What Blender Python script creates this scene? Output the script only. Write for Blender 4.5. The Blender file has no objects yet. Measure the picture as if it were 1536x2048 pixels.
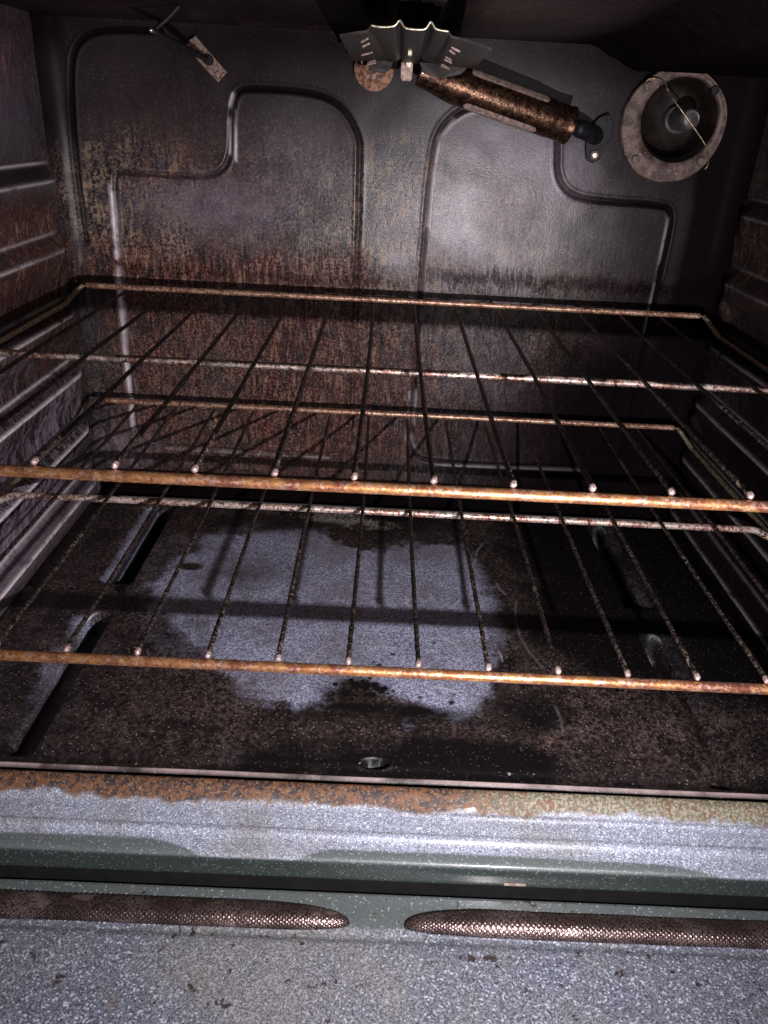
import bpy, math, random
import numpy as np
from mathutils import Vector, Matrix

random.seed(7)
rng = np.random.RandomState(11)
S = bpy.context.scene

# ------------------------------------------------------------------ camera
cam_d = bpy.data.cameras.new("camera")
cam = bpy.data.objects.new("camera", cam_d)
S.collection.objects.link(cam)
S.camera = cam
cam_d.sensor_fit = 'VERTICAL'
cam_d.sensor_height = 36.0
cam_d.lens = 1539.27 / 2048 * 36.0
cam_d.clip_start = 0.01
cam_d.clip_end = 50
cam.matrix_world = (Matrix.Translation((-0.0079, -0.7086, 0.1502))
                    @ Matrix.Rotation(math.radians(-0.7018), 4, 'Z')
                    @ Matrix.Rotation(math.radians(62.9925), 4, 'X')
                    @ Matrix.Rotation(math.radians(3.0214), 4, 'Z'))

# ------------------------------------------------------------------ light
W = bpy.data.worlds.new("World")
S.world = W
W.use_nodes = True
W.node_tree.nodes['Background'].inputs[0].default_value = (1.0, 0.97, 0.99, 1)
W.node_tree.nodes['Background'].inputs[1].default_value = 0.04

def lamp(name, kind, loc, target, energy, color, **kw):
    d = bpy.data.lights.new(name, kind)
    d.energy = energy
    d.color = color
    for k, v in kw.items():
        setattr(d, k, v)
    o = bpy.data.objects.new(name, d)
    S.collection.objects.link(o)
    o.location = loc
    o.rotation_euler = (Vector(target) - Vector(loc)).to_track_quat('-Z', 'Y').to_euler()
    return o

lamp('flash_light', 'SPOT', (0.1155, -0.607, 0.0022), (-0.17, 0.03, -0.09), 7.8,
     (1.0, 0.95, 1.0), spot_size=math.radians(172), spot_blend=0.9, shadow_soft_size=0.002)
lamp('fill_light', 'AREA', (0.27, -1.35, 0.02), (-0.05, 0.0, -0.05), 1.3,  # added fill: softens rack shadows and puts a glow on the back wall
     (1.0, 0.90, 0.97), size=0.34)

S.view_settings.view_transform = 'Standard'
S.view_settings.look = 'None'
S.view_settings.exposure = 0.22
S.view_settings.gamma = 1.0
S.render.engine = 'CYCLES'

# ------------------------------------------------------------------ shader helper
class N:
    """tiny wrapper so that shader sockets can be combined with + - * /"""
    def __init__(s, nt, sock):
        s.nt, s.s = nt, sock
    def _m(s, op, o, o2=None, clamp=False):
        n = s.nt.nodes.new('ShaderNodeMath')
        n.operation = op
        n.use_clamp = clamp
        for i, v in enumerate((s, o, o2)):
            if v is None:
                continue
            if isinstance(v, N):
                s.nt.links.new(v.s, n.inputs[i])
            else:
                n.inputs[i].default_value = float(v)
        return N(s.nt, n.outputs[0])
    def __add__(s, o): return s._m('ADD', o)
    __radd__ = __add__
    def __sub__(s, o): return s._m('SUBTRACT', o)
    def __mul__(s, o): return s._m('MULTIPLY', o)
    __rmul__ = __mul__
    def __rsub__(s, o): return s * -1.0 + o
    def __truediv__(s, o): return s._m('DIVIDE', o)
    def step(s, a, b):          # smooth step a..b
        n = s.nt.nodes.new('ShaderNodeMapRange')
        n.interpolation_type = 'SMOOTHSTEP'
        s.nt.links.new(s.s, n.inputs[0])
        n.inputs[1].default_value = a
        n.inputs[2].default_value = b
        return N(s.nt, n.outputs[0])
    def pw(s, o): return s._m('POWER', o)

def cl_(v):
    return v._m('ADD', 0.0, None, True)

class Mat:
    def __init__(s, name):
        s.m = bpy.data.materials.new(name)
        s.m.use_nodes = True
        s.nt = s.m.node_tree
        s.b = s.nt.nodes['Principled BSDF']
        t = s.nt.nodes.new('ShaderNodeTexCoord')
        s.co = t.outputs['Object']
    def vec(s, sc=(1, 1, 1)):
        n = s.nt.nodes.new('ShaderNodeMapping')
        s.nt.links.new(s.co, n.inputs[0])
        n.inputs['Scale'].default_value = sc
        return n.outputs[0]
    def noise(s, scale, detail=3, rough=0.55, sc=(1, 1, 1), dist=0, off=0):
        n = s.nt.nodes.new('ShaderNodeTexNoise')
        n.noise_dimensions = '4D'
        n.inputs['W'].default_value = off
        s.nt.links.new(s.vec(sc), n.inputs['Vector'])
        n.inputs['Scale'].default_value = scale
        n.inputs['Detail'].default_value = detail
        n.inputs['Roughness'].default_value = rough
        n.inputs['Distortion'].default_value = dist
        return N(s.nt, n.outputs[0])
    def vor(s, scale, sc=(1, 1, 1)):
        n = s.nt.nodes.new('ShaderNodeTexVoronoi')
        s.nt.links.new(s.vec(sc), n.inputs['Vector'])
        n.inputs['Scale'].default_value = scale
        return N(s.nt, n.outputs['Distance'])
    def cell(s, scale):
        n = s.nt.nodes.new('ShaderNodeTexVoronoi')
        s.nt.links.new(s.vec(), n.inputs['Vector'])
        n.inputs['Scale'].default_value = scale
        q = s.nt.nodes.new('ShaderNodeSeparateColor')
        s.nt.links.new(n.outputs['Color'], q.inputs[0])
        return N(s.nt, q.outputs[0])
    def attr(s, name):
        n = s.nt.nodes.new('ShaderNodeAttribute')
        n.attribute_name = name
        return N(s.nt, n.outputs['Fac'])
    def sep(s, ax):
        n = s.nt.nodes.new('ShaderNodeSeparateXYZ')
        s.nt.links.new(s.co, n.inputs[0])
        return N(s.nt, n.outputs[ax])
    def mix(s, f, a, b):
        n = s.nt.nodes.new('ShaderNodeMix')
        n.data_type = 'RGBA'
        if isinstance(f, N): s.nt.links.new(f.s, n.inputs[0])
        else: n.inputs[0].default_value = f
        for i, v in ((6, a), (7, b)):
            if isinstance(v, tuple): n.inputs[i].default_value = (*v, 1)
            else: s.nt.links.new(v, n.inputs[i])
        return n.outputs[2]
    def out(s, col, rough, metal=0.0, bump=None, bstr=0.5, bdist=0.001, coat=0.0, spec=0.5, coat_r=0.1):
        def put(k, v):
            i = s.b.inputs[k]
            if isinstance(v, N): s.nt.links.new(v.s, i)
            elif isinstance(v, tuple): i.default_value = (*v, 1)
            elif isinstance(v, (int, float)): i.default_value = v
            else: s.nt.links.new(v, i)
        put('Base Color', col); put('Roughness', rough); put('Metallic', metal)
        put('Coat Weight', coat); put('Coat Roughness', coat_r); put('Specular IOR Level', spec)
        if bump is not None:
            n = s.nt.nodes.new('ShaderNodeBump')
            n.inputs['Strength'].default_value = bstr
            n.inputs['Distance'].default_value = bdist
            s.nt.links.new(bump.s, n.inputs['Height'])
            s.nt.links.new(n.outputs[0], s.b.inputs['Normal'])
        return s.m

# baked enamel of the cavity walls; masks for stains and painted light come from mesh attributes
def wall_mat(name, axis):
    m = Mat(name)
    fine = m.noise(360, 4, 0.7)
    streak = m.noise(270, 4, 0.65, (1, 1, 0.20), 0.4)
    streak2 = m.noise(120, 5, 0.7, (1, 1, 0.15), 0.8, 3.1)
    med = m.noise(60, 5, 0.6, off=1.3)
    big = m.noise(14, 4, 0.6, off=5.3)
    cell = m.cell(760)
    cell2 = m.cell(1300)
    rust, grime, clean, soot_shade, drip, edge = [m.attr(k) for k in ('rust', 'grime', 'clean', 'soot_shade', 'drip', 'edge')]
    c = m.mix(big.step(.35, .7), (.026, .017, .020), (.062, .040, .045))
    c = m.mix(fine.step(.52, .62) * .5, c, (.020, .014, .014))
    c = m.mix(clean * (med.step(.25, .6) * .6 + .4), c, (.27, .215, .275))
    g = grime * (fine * .6 + streak * .4).step(.47, .55)
    c = m.mix(g * (med.step(.40, .58) * .8 + .2), c, (.34, .235, .160))
    g2 = grime * (fine * .6 + streak * .4).step(.46, .40)
    c = m.mix(g2 * .9, c, (.012, .008, .006))
    r = rust * (streak * .5 + med * .5).step(.38, .55)
    c = m.mix(r, c, (.165, .040, .024))
    r2 = rust * (streak * .6 + fine * .4).step(.52, .58)
    c = m.mix(r2 * (med.step(.38, .58) * .75 + .25), c, (.56, .34, .23))
    d = cl_(drip * (streak2 * .5 + streak * .5).step(.475, .525) + rust * .9 * (streak * .6 + fine * .4).step(.495, .44))
    c = m.mix(d * .93, c, (.012, .006, .005))
    c = m.mix(cl_(grime + clean + .25) * cell2.step(.90, .98) * .45, c, (.50, .45, .46))
    c = m.mix(cl_(grime + clean + .4) * cell.step(.965, .995) * .4, c, (.40, .34, .31))
    c = m.mix(soot_shade * .94, c, (.0052, .0038, .0044))
    c = m.mix(cl_(edge * (1.3 - soot_shade)), c, (.90, .80, .83))
    grain = m.noise(780, 3, .6, off=21)
    h = (fine * .35 + grain * .65) * (grime + .25) * .6 + streak * (drip + rust * .5 + .1) * 1.1 + d * .9
    rough = (fine * .26 + .14) + drip * .12 + soot_shade * .24 + rust * .1 - edge * .14
    return m.out(c, rough, 0, h, .70, .0010, .0, .54 - soot_shade * .52 - drip * .20 - rust * .2, .22)
M_wall = wall_mat('baked_enamel_walls', 0)

def floor_mat():
    m = Mat('burnt_enamel_floor')
    fine = m.noise(520, 4, .7)
    med = m.noise(75, 6, .68, off=1)
    big = m.noise(16, 5, .6, off=2)
    crack = m.noise(300, 5, .7, dist=.6, off=9)
    cell, cell2, cell3 = m.cell(1150), m.cell(1250), m.cell(900)
    clean, brown, black, scr, ash = [m.attr(k) for k in ('clean', 'brown', 'black', 'scratch', 'ash')]
    c = m.mix((med * .35 + crack * .65).step(.40, .62), (.009, .006, .007), (.062, .042, .042))
    c = m.mix(brown * (crack * .6 + fine * .4).step(.48, .57), c, (.165, .108, .088))
    c = m.mix(fine.step(.56, .64) * .7, c, (.012, .007, .007))
    blot = m.noise(36, 6, .72, dist=.4, off=12)
    c = m.mix(blot.step(.50, .60) * .72, c, (.009, .006, .007))
    c = m.mix(blot.step(.44, .36) * fine.step(.42, .55) * .6, c, (.15, .115, .12))
    edge = (clean * 1.25 + med * .70 + crack * .55 + fine * .3 - 1.15).step(-.10, .72)
    cl = m.mix(cell.step(.30, .95), (.165, .173, .245), (.60, .62, .84))
    cl = m.mix(cell3.step(.86, .97) * .7, cl, (.85, .85, .95))
    cl = m.mix(big.step(.42, .62) * .55, cl, (.17, .150, .165))
    cl = m.mix(med.step(.56, .66) * .5, cl, (.085, .078, .085))
    cl = m.mix(crack.step(.56, .66) * .45, cl, (.09, .085, .09))
    c = m.mix(edge, c, cl)
    c = m.mix(black * (med * .7 + .72).step(.5, 1.0), c, (.0048, .0038, .0042))
    c = m.mix(cell2.step(.972, .995) * .6 * (1 - black * .75), c, (.50, .42, .40))
    c = m.mix(ash * crack.step(.42, .50), c, (.36, .335, .27))
    c = m.mix(m.attr('lip'), c, (.42, .32, .30))
    c = m.mix(scr, c, (.66, .62, .62))
    h = fine * .3 + crack * .9 * (1 - edge) + ash * crack * 2.0
    return m.out(c, edge * -.14 + fine * .28 + .27, 0, h, .6, .0009, .15, .5, .2)
M_floor = floor_mat()

def speck_mat(name, dark, light, white, scale, spotv, spotw):
    m = Mat(name)
    ce, ce2 = m.cell(scale), m.cell(scale * .62)
    f1 = m.noise(scale * .55, 3, .65)
    f2 = m.noise(620, 3, .6, off=3)
    med = m.noise(45, 5, .65, off=1)
    big = m.noise(9, 4, .6, off=2.2)
    spot = m.noise(115, 4, .68, dist=.5, off=6.6)
    rust, rust2, spots, shade = m.attr('rust'), m.attr('edge'), m.attr('spots'), m.attr('shade')
    low_shade = m.attr('low_shade')
    f = (ce * .55 + f1 * .45).step(.34, .72)
    c = m.mix(f, dark, light)
    c = m.mix(ce2.step(.82, .98) * .7, c, white)
    c = m.mix(ce2.step(.14, .04) * .6, c, (.030, .032, .038))
    c = m.mix(big.step(.42, .66) * .7, c, m.mix(f, (.13, .125, .11), (.30, .29, .27)))
    c = m.mix(med.step(.60, .70) * .35, c, (.14, .115, .08))
    c = m.mix(shade, c, m.mix(ce2.step(.93, .99) * .55, (.095, .112, .104), (.42, .47, .44)))  # dim greenish shade painted into the enamel colour
    c = m.mix(low_shade, c, m.mix(ce2.step(.93, .99) * .5, (.034, .044, .042), (.30, .35, .33)))
    cr = m.noise(210, 5, .72, dist=.9, off=9)
    rr = (rust * 1.05 + med * .95 - .62 + cr * 1.0 + f2 * .45 - .68).step(.22, .74)
    fringe = (rust * 1.05 + med * .95 - .62 + cr * 1.0 + f2 * .45 - .68).step(.0, .42)
    c = m.mix(fringe * cr.step(.46, .58) * .4, c, (.30, .21, .11))
    rc = m.mix(cr.step(.44, .56), (.024, .009, .006), (.17, .066, .020))
    rc = m.mix(f2.step(.56, .63) * .6, rc, (.34, .25, .16))
    rc = m.mix(rust2, rc, m.mix(cr.step(.54, .60) * .85, m.mix(f2.step(.45, .58), (.13, .11, .065), (.33, .30, .21)), (.16, .050, .018)))
    c = m.mix(rr * .95, c, rc)
    c = m.mix((spots * .13 + spot).step(spotv, spotv + spotw) * .88, c, (.030, .015, .012))
    h = f1 * .7 + rr * cr * 1.5
    return m.out(c, f * .2 + .24 + rr * .25, 0, h, .55, .0007, (1 - rr) * .6, .5, .16)
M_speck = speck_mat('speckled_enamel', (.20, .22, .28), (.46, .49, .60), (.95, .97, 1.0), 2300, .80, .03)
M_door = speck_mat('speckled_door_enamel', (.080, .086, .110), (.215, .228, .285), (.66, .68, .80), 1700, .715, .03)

def bar_mat(name, cols, metal, dirt, pale, glint):
    m = Mat(name)
    a = m.noise(230, 5, .7, (.6, 1, 1), .3)
    b = m.noise(30, 4, .65, (1, 1, 1), 0, 2)
    c_ = m.noise(560, 4, .65, (.8, 1, 1), 0, 5)
    d = m.noise(560, 4, .65, (.8, 1, 1), 0, 15)
    c = m.mix(b.step(.42, .58), cols[0], cols[1])
    c = m.mix(a.step(.50, .60) * .85, c, cols[2])
    c = m.mix(c_.step(.56, .64) * .75, c, cols[3])
    c = m.mix(d.step(.58, .64) * pale, c, (.75, .68, .66))
    g1, g2 = m.cell(430), m.cell(760)
    c = m.mix((g1 * .5 + g2 * .5).step(.60, .78) * glint, c, (.86, .74, .68))  # bright and dark cells painted as glints on the metal
    c = m.mix((g1 * .5 + g2 * .5).step(.38, .22) * glint, c, (.07, .028, .026))
    c = m.mix((a * .3 + d * .7).step(.47 - dirt, .40 - dirt) * .9, c, (.022, .010, .010))
    return m.out(c, c_ * .35 + .24, metal, a * .5 + c_ * .7, .6, .0005)
M_front = bar_mat('copper_browned_bar', ((.50, .21, .075), (.27, .095, .055), (.60, .31, .11), (.10, .030, .042)), .72, .09, .3, .26)
M_mid = bar_mat('burnt_bar', ((.34, .16, .10), (.74, .62, .52), (.46, .18, .10), (.66, .58, .64)), .55, .035, 1.0, .85)
M_back = bar_mat('rusty_bar', ((.66, .34, .20), (.36, .14, .08), (.66, .50, .26), (.14, .05, .04)), .55, .03, .6, .6)

def simple(name, c1, c2, scale, rough, metal=0., bs=.4, bd=.0006, lo=.4, hi=.6, flk=None, sc=(1, 1, 1), coat=0):
    m = Mat(name)
    a = m.noise(scale, 5, .65, sc)
    c = m.mix(a.step(lo, hi), c1, c2)
    if flk:
        c = m.mix(m.noise(scale * 4, 2, .5, off=3).step(.63, .72), c, flk)
    return m.out(c, a * .3 + rough, metal, a, bs, bd, coat)
def wire_mat():
    m = Mat('charred_wire')
    a = m.noise(420, 5, .65)
    L = m.noise(26, 3, .6, off=4)
    g1, g2 = m.cell(520), m.cell(900)
    c = m.mix(a.step(.45, .62), (.010, .007, .006), (.085, .060, .050))
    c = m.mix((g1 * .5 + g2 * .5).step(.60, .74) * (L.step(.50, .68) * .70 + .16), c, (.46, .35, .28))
    return m.out(c, a * .3 + .26, .45, a + g1 * .5, .9, .0012)
M_wire = wire_mat()
M_cap = simple('wire_end_metal', (.20, .12, .11), (.62, .48, .44), 900, .3, .5)
M_side = simple('rail_metal', (.30, .22, .14), (.62, .52, .36), 300, .22, .8)
M_tube = simple('brassy_burner_tube', (.034, .018, .012), (.16, .078, .043), 260, .14, .85, .45, .0008, .38, .66, (.65, .48, .34))
M_slot = simple('pale_pink_metal', (.30, .20, .17), (.58, .43, .37), 300, .35, .3)
M_iron = simple('black_iron', (.007, .007, .009), (.020, .018, .022), 200, .42, .4)
M_rust = simple('rusty_plate', (.10, .045, .022), (.40, .20, .12), 260, .42, .35, .8, .001)
M_sheet = simple('sooty_sheet', (.014, .010, .010), (.042, .032, .029), 120, .34, .5)
M_bright = simple('bright_steel', (.55, .47, .33), (.82, .76, .60), 300, .18, .9)
M_flange = simple('dull_flange', (.080, .050, .041), (.205, .145, .125), 110, .42, .3, .6, .0008, .40, .60, (.50, .42, .40))
M_cup = simple('lamp_cup_enamel', (.009, .005, .004), (.022, .013, .010), 80, .42, .2)
M_bulb = simple('bulb_glass', (.055, .045, .042), (.10, .085, .08), 60, .2, .0, .1)
M_plate = simple('probe_plate', (.16, .09, .065), (.33, .235, .20), 260, .36, .5, .8, .001)
M_ash = simple('ash_flakes', (.05, .045, .04), (.36, .34, .30), 300, .8, 0, .8, .001)
M_void = simple('shade_black', (.004, .004, .004), (.007, .006, .006), 100, .7)  # near-black standing in for deep shade

def gasket_mat():
    m = Mat('braided_gasket')
    a = m.noise(900, 2, .5)
    b = m.noise(30, 4, .6, off=2)
    c = m.mix(b.step(.4, .62), (.125, .088, .080), (.27, .20, .185))
    c = m.mix(a.step(.40, .50), (.05, .03, .028), c)
    d = m.noise(85, 4, .65, (.5, 1, 1), off=4)
    c = m.mix(d.step(.54, .64) * .75, c, (.06, .038, .034))
    c = m.mix(d.step(.44, .34) * .6, c, (.55, .40, .37))
    return m.out(c, d * .3 + .14, .8, a, .4, .0005)
M_gasket = gasket_mat()

def glass_mat():
    m = Mat('smoked_lamp_glass')
    m.out((.55, .45, .40), .06)
    m.b.inputs['Transmission Weight'].default_value = 1.0
    m.b.inputs['IOR'].default_value = 1.12
    return m.m
M_glass = glass_mat()

# ------------------------------------------------------------------ mesh helpers
def link(name, me, mat, parent=None):
    o = bpy.data.objects.new(name, me)
    S.collection.objects.link(o)
    if mat: me.materials.append(mat)
    if parent: o.parent = parent
    return o

def thing(name, label, cat, loc=(0, 0, 0), group=None):
    o = bpy.data.objects.new(name, None)
    o.empty_display_size = .02
    S.collection.objects.link(o)
    o.location = loc
    o['label'] = label
    o['category'] = cat
    if group: o['group'] = group
    return o

def grid_mesh(name, P, attrs=None, keep=None, flip=False):
    """P: (n, m, 3) array of vertices -> smooth quad sheet"""
    n, m_ = P.shape[:2]
    me = bpy.data.meshes.new(name)
    idx = np.arange(n * m_).reshape(n, m_)
    q = np.stack([idx[:-1, :-1], idx[1:, :-1], idx[1:, 1:], idx[:-1, 1:]], -1).reshape(-1, 4)
    if flip: q = q[:, ::-1]
    if keep is not None: q = q[keep.reshape(-1)]
    me.vertices.add(n * m_)
    me.vertices.foreach_set('co', P.reshape(-1).astype(np.float32))
    me.loops.add(len(q) * 4)
    me.loops.foreach_set('vertex_index', q.reshape(-1).astype(np.int32))
    me.polygons.add(len(q))
    me.polygons.foreach_set('loop_start', (np.arange(len(q)) * 4).astype(np.int32))
    me.update(calc_edges=True)
    me.polygons.foreach_set('use_smooth', np.ones(len(q), bool))
    for k, v in (attrs or {}).items():
        a = me.attributes.new(k, 'FLOAT', 'POINT')
        a.data.foreach_set('value', v.reshape(-1).astype(np.float32))
    me.validate()
    return me

def poly_mesh(name, V, F, smooth=False):
    me = bpy.data.meshes.new(name)
    me.from_pydata([tuple(v) for v in V], [], F)
    me.update()
    if smooth: me.polygons.foreach_set('use_smooth', np.ones(len(F), bool))
    return me

def resample(pts, step):
    pts = np.array(pts, float)
    d = np.r_[0, np.cumsum(np.linalg.norm(np.diff(pts, axis=0), axis=1))]
    n = max(2, int(d[-1] / step) + 1)
    t = np.linspace(0, d[-1], n)
    return np.stack([np.interp(t, d, pts[:, i]) for i in range(3)], 1)

def smooth_path(pts, it=3):
    p = [np.array(q, float) for q in pts]
    for _ in range(it):
        q = [p[0]]
        for a, b in zip(p[:-1], p[1:]):
            q += [a * .75 + b * .25, a * .25 + b * .75]
        q.append(p[-1]); p = q
    return p

def tube_arrays(path, r, seg=12, jit=0., seed=0, round_end=True, closed=False):
    path = np.array(path, float)
    n = len(path)
    rs = np.full(n, r) if np.isscalar(r) else np.array(r, float)
    if round_end and not closed:
        L = np.r_[0, np.cumsum(np.linalg.norm(np.diff(path, axis=0), axis=1))]
        e = np.minimum(L, L[-1] - L)
        rs = rs * np.sqrt(np.clip(1 - (1 - np.clip(e / rs, 0, 1)) ** 2, .02, 1))
    if closed: T = np.roll(path, -1, 0) - np.roll(path, 1, 0)
    else: T = np.gradient(path, axis=0)
    T /= np.linalg.norm(T, axis=1)[:, None]
    up = np.array([0, 0, 1.]) if abs(T[0][2]) < .9 else np.array([1., 0, 0])
    V = []
    rr = np.random.RandomState(seed)
    nrm = up
    for i in range(n):
        nrm = nrm - T[i] * (nrm @ T[i]); nrm /= np.linalg.norm(nrm)
        bi = np.cross(T[i], nrm)
        a = np.linspace(0, 2 * np.pi, seg, endpoint=False)
        rad = rs[i] * (1 + jit * rr.uniform(-1, 1, seg))
        V.append(path[i] + rad[:, None] * (np.cos(a)[:, None] * nrm + np.sin(a)[:, None] * bi))
    V = np.concatenate(V)
    F = []
    for i in range(n if closed else n - 1):
        for k in range(seg):
            k2 = (k + 1) % seg; j = (i + 1) % n
            F.append((i * seg + k, i * seg + k2, j * seg + k2, j * seg + k))
    if not closed:
        F.append(tuple(range(seg))[::-1]); F.append(tuple(range((n - 1) * seg, n * seg)))
    return V, F

class MB:
    def __init__(s): s.V = []; s.F = []
    def add(s, V, F):
        o = len(s.V); s.V += [tuple(v) for v in V]; s.F += [tuple(i + o for i in f) for f in F]
        return s
    def tube(s, path, r, step=.002, **k): return s.add(*tube_arrays(resample(path, step), r, **k))
    def box(s, c, d, rot=None):
        V = [Vector((x * d[0] / 2, y * d[1] / 2, z * d[2] / 2)) for x in (-1, 1) for y in (-1, 1) for z in (-1, 1)]
        if rot: V = [rot @ v for v in V]
        V = [v + Vector(c) for v in V]
        return s.add(V, [(0, 1, 3, 2), (4, 6, 7, 5), (0, 4, 5, 1), (2, 3, 7, 6), (0, 2, 6, 4), (1, 5, 7, 3)])
    def disc(s, c, r, h, axis=(0, -1, 0), seg=28, bev=.25):
        """bevelled button standing on c, growing along axis"""
        ax = Vector(axis).normalized(); q = ax.to_track_quat('Z', 'Y')
        prof = [(r, 0), (r, h * (1 - bev)), (r * (1 - bev * .5), h), (r * .3, h * 1.02)]
        V = []
        for (rr, hh) in prof:
            for k in range(seg):
                a = 2 * math.pi * k / seg
                V.append(Vector(c) + q @ Vector((rr * math.cos(a), rr * math.sin(a), hh)))
        F = []
        for i in range(len(prof) - 1):
            for k in range(seg):
                F.append((i * seg + k, i * seg + (k + 1) % seg, (i + 1) * seg + (k + 1) % seg, (i + 1) * seg + k))
        F.append(tuple(range((len(prof) - 1) * seg, len(prof) * seg))); F.append(tuple(range(seg))[::-1])
        return s.add(V, F)
    def plate(s, outline, n_off):
        """flat plate: outline of 3d points pushed by n_off"""
        n = len(outline); o = Vector(n_off)
        V = [Vector(p) for p in outline] + [Vector(p) + o for p in outline]
        F = [tuple(range(n)), tuple(range(n, 2 * n))[::-1]] + [(i, i + n, (i + 1) % n + n, (i + 1) % n) for i in range(n)]
        return s.add(V, F)
    def lathe(s, c, prof, axis=(0, -1, 0), seg=56):
        ax = Vector(axis).normalized(); q = ax.to_track_quat('Z', 'Y'); V = []
        for (rr, hh) in prof:
            for k in range(seg):
                a = 2 * math.pi * k / seg
                V.append(Vector(c) + q @ Vector((rr * math.cos(a), rr * math.sin(a), hh)))
        F = []
        for i in range(len(prof) - 1):
            for k in range(seg):
                F.append((i * seg + k, i * seg + (k + 1) % seg, (i + 1) * seg + (k + 1) % seg, (i + 1) * seg + k))
        return s.add(V, F)
    def build(s, name, mat, parent=None, smooth=True, bevel=0, angle=35):
        me = poly_mesh(name, s.V, s.F, smooth)
        if smooth:
            bm_norm(me, angle)
        o = link(name, me, mat, parent)
        if bevel:
            b = o.modifiers.new('bevel', 'BEVEL'); b.width = bevel; b.segments = 2
        return o

def bm_norm(me, angle):
    import bmesh
    bm = bmesh.new(); bm.from_mesh(me)
    bmesh.ops.recalc_face_normals(bm, faces=bm.faces)
    for e in bm.edges:
        if len(e.link_faces) == 2 and e.calc_face_angle(0) > math.radians(angle): e.smooth = False
    bm.to_mesh(me); bm.free()

# numpy value noise for the stain masks
def vnoise(x, y, seed=0, oct=4, rough=.55):
    tot = np.zeros_like(x); amp = 1.; norm = 0
    for o in range(oct):
        r = np.random.RandomState(seed + o).rand(256, 256)
        xi = np.floor(x).astype(int); yi = np.floor(y).astype(int)
        fx = x - xi; fy = y - yi
        fx = fx * fx * (3 - 2 * fx); fy = fy * fy * (3 - 2 * fy)
        g = lambda a, b: r[a % 256, b % 256]
        v = (g(xi, yi) * (1 - fx) + g(xi + 1, yi) * fx) * (1 - fy) + (g(xi, yi + 1) * (1 - fx) + g(xi + 1, yi + 1) * fx) * fy
        tot += amp * v; norm += amp; amp *= rough; x = x * 2.03 + 7.1; y = y * 2.03 + 3.7
    return tot / norm

def ss(v, a, b):
    t = np.clip((v - a) / (b - a), 0, 1)
    return t * t * (3 - 2 * t)

def dist_poly(X, Y, pts, closed=True):
    p = np.array(pts, float)
    q = np.roll(p, -1, 0) if closed else p[1:]
    if not closed: p = p[:-1]
    best = np.full(X.shape, 1e9)
    for a, b in zip(p, q):
        d = b - a; L = d @ d
        if L < 1e-14: continue
        t = np.clip(((X - a[0]) * d[0] + (Y - a[1]) * d[1]) / L, 0, 1)
        best = np.minimum(best, (X - a[0] - t * d[0]) ** 2 + (Y - a[1] - t * d[1]) ** 2)
    return np.sqrt(best)

def inside(X, Y, pts):
    r = np.zeros(X.shape, bool); n = len(pts)
    for i in range(n):
        x1, y1 = pts[i]; x2, y2 = pts[(i + 1) % n]
        if y1 == y2: continue
        r ^= ((y1 > Y) != (y2 > Y)) & (X < (x2 - x1) * (Y - y1) / (y2 - y1) + x1)
    return r

def blob(X, Y, cx, cy, rx, ry, soft=.5):
    d = np.sqrt(((X - cx) / rx) ** 2 + ((Y - cy) / ry) ** 2)
    return 1 - ss(d, 1 - soft, 1 + soft)

def chaikin2(pts, closed=True, it=3):
    p = [np.array(q, float) for q in pts]
    for _ in range(it):
        q = []
        m_ = len(p) if closed else len(p) - 1
        if not closed: q.append(p[0])
        for i in range(m_):
            a, b = p[i], p[(i + 1) % len(p)]
            q += [a * .75 + b * .25, a * .25 + b * .75]
        if not closed: q.append(p[-1])
        p = q
    return p

ZERO = lambda X: np.zeros_like(X)

# ------------------------------------------------------------------ THE OVEN (one thing, its walls and door are parts)
WX, WY, FZ, CZ = 0.3035, 0.035, -0.215, 0.213
oven = thing('oven', 'dirty gas oven with burnt dark enamel inside and speckled grey sill, door open', 'oven', (0, 0, FZ - .1))
def part(name, me, mat, parent=oven):
    o = link(name, me, mat, parent)
    o.location = -Vector(parent.location) if parent is oven else (0, 0, 0)
    return o
def bpart(mb, name, mat, parent=oven, **k):
    o = mb.build(name, mat, parent, **k)
    if parent is oven: o.location = -Vector(oven.location)
    return o

# back wall with pressed grooves
outA = [(-.204, .206), (-.233, .206), (-.258, .204), (-.274, .195), (-.282, .178), (-.287, .113), (-.286, .038)]
outB = [(-.256, .090), (-.251, .097), (-.243, .098), (-.209, .097), (-.170, .098), (-.158, .1025), (-.150, .116), (-.1475, .153), (-.142, .166), (-.131, .1685),
        (-.078, .168), (-.052, .159), (-.037, .136), (-.036, .120), (-.036, -.04), (-.0375, -.147), (-.042, -.161), (-.058, -.166),
        (-.240, -.1635), (-.256, -.158), (-.2595, -.142), (-.259, -.115)]
outC = [(.062, .166), (.042, .157), (.029, .140), (.026, .111), (.025, .066), (.024, -.025), (.024, -.144), (.029, -.160), (.045, -.168),
        (.222, -.166), (.241, -.160), (.246, -.142), (.246, -.089), (.246, -.009), (.2475, .072), (.246, .088), (.238, .0935), (.171, .094),
        (.150, .099), (.138, .113), (.135, .139), (.131, .156), (.116, .166)]
xs = np.arange(-WX, WX + .0005, .00105); zs = np.arange(-.232, CZ + .0015, .00125)
X, Z = np.meshgrid(xs, zs, indexing='ij')
dA = dist_poly(X, Z, chaikin2(outA, False), False); dB = dist_poly(X, Z, chaikin2(outB)); dC = dist_poly(X, Z, chaikin2(outC))
def groove(d, w=.0030, dep=.0024):
    return -dep * (1 - ss(d, .0003, w)) + .0005 * np.exp(-((d - w - .0006) / .0012) ** 2)
inB = inside(X, Z, [tuple(p) for p in chaikin2(outB)]); inC = inside(X, Z, [tuple(p) for p in chaikin2(outC)])
relief = groove(dA, .0028, .0022) + groove(dB) + groove(dC)
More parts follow.
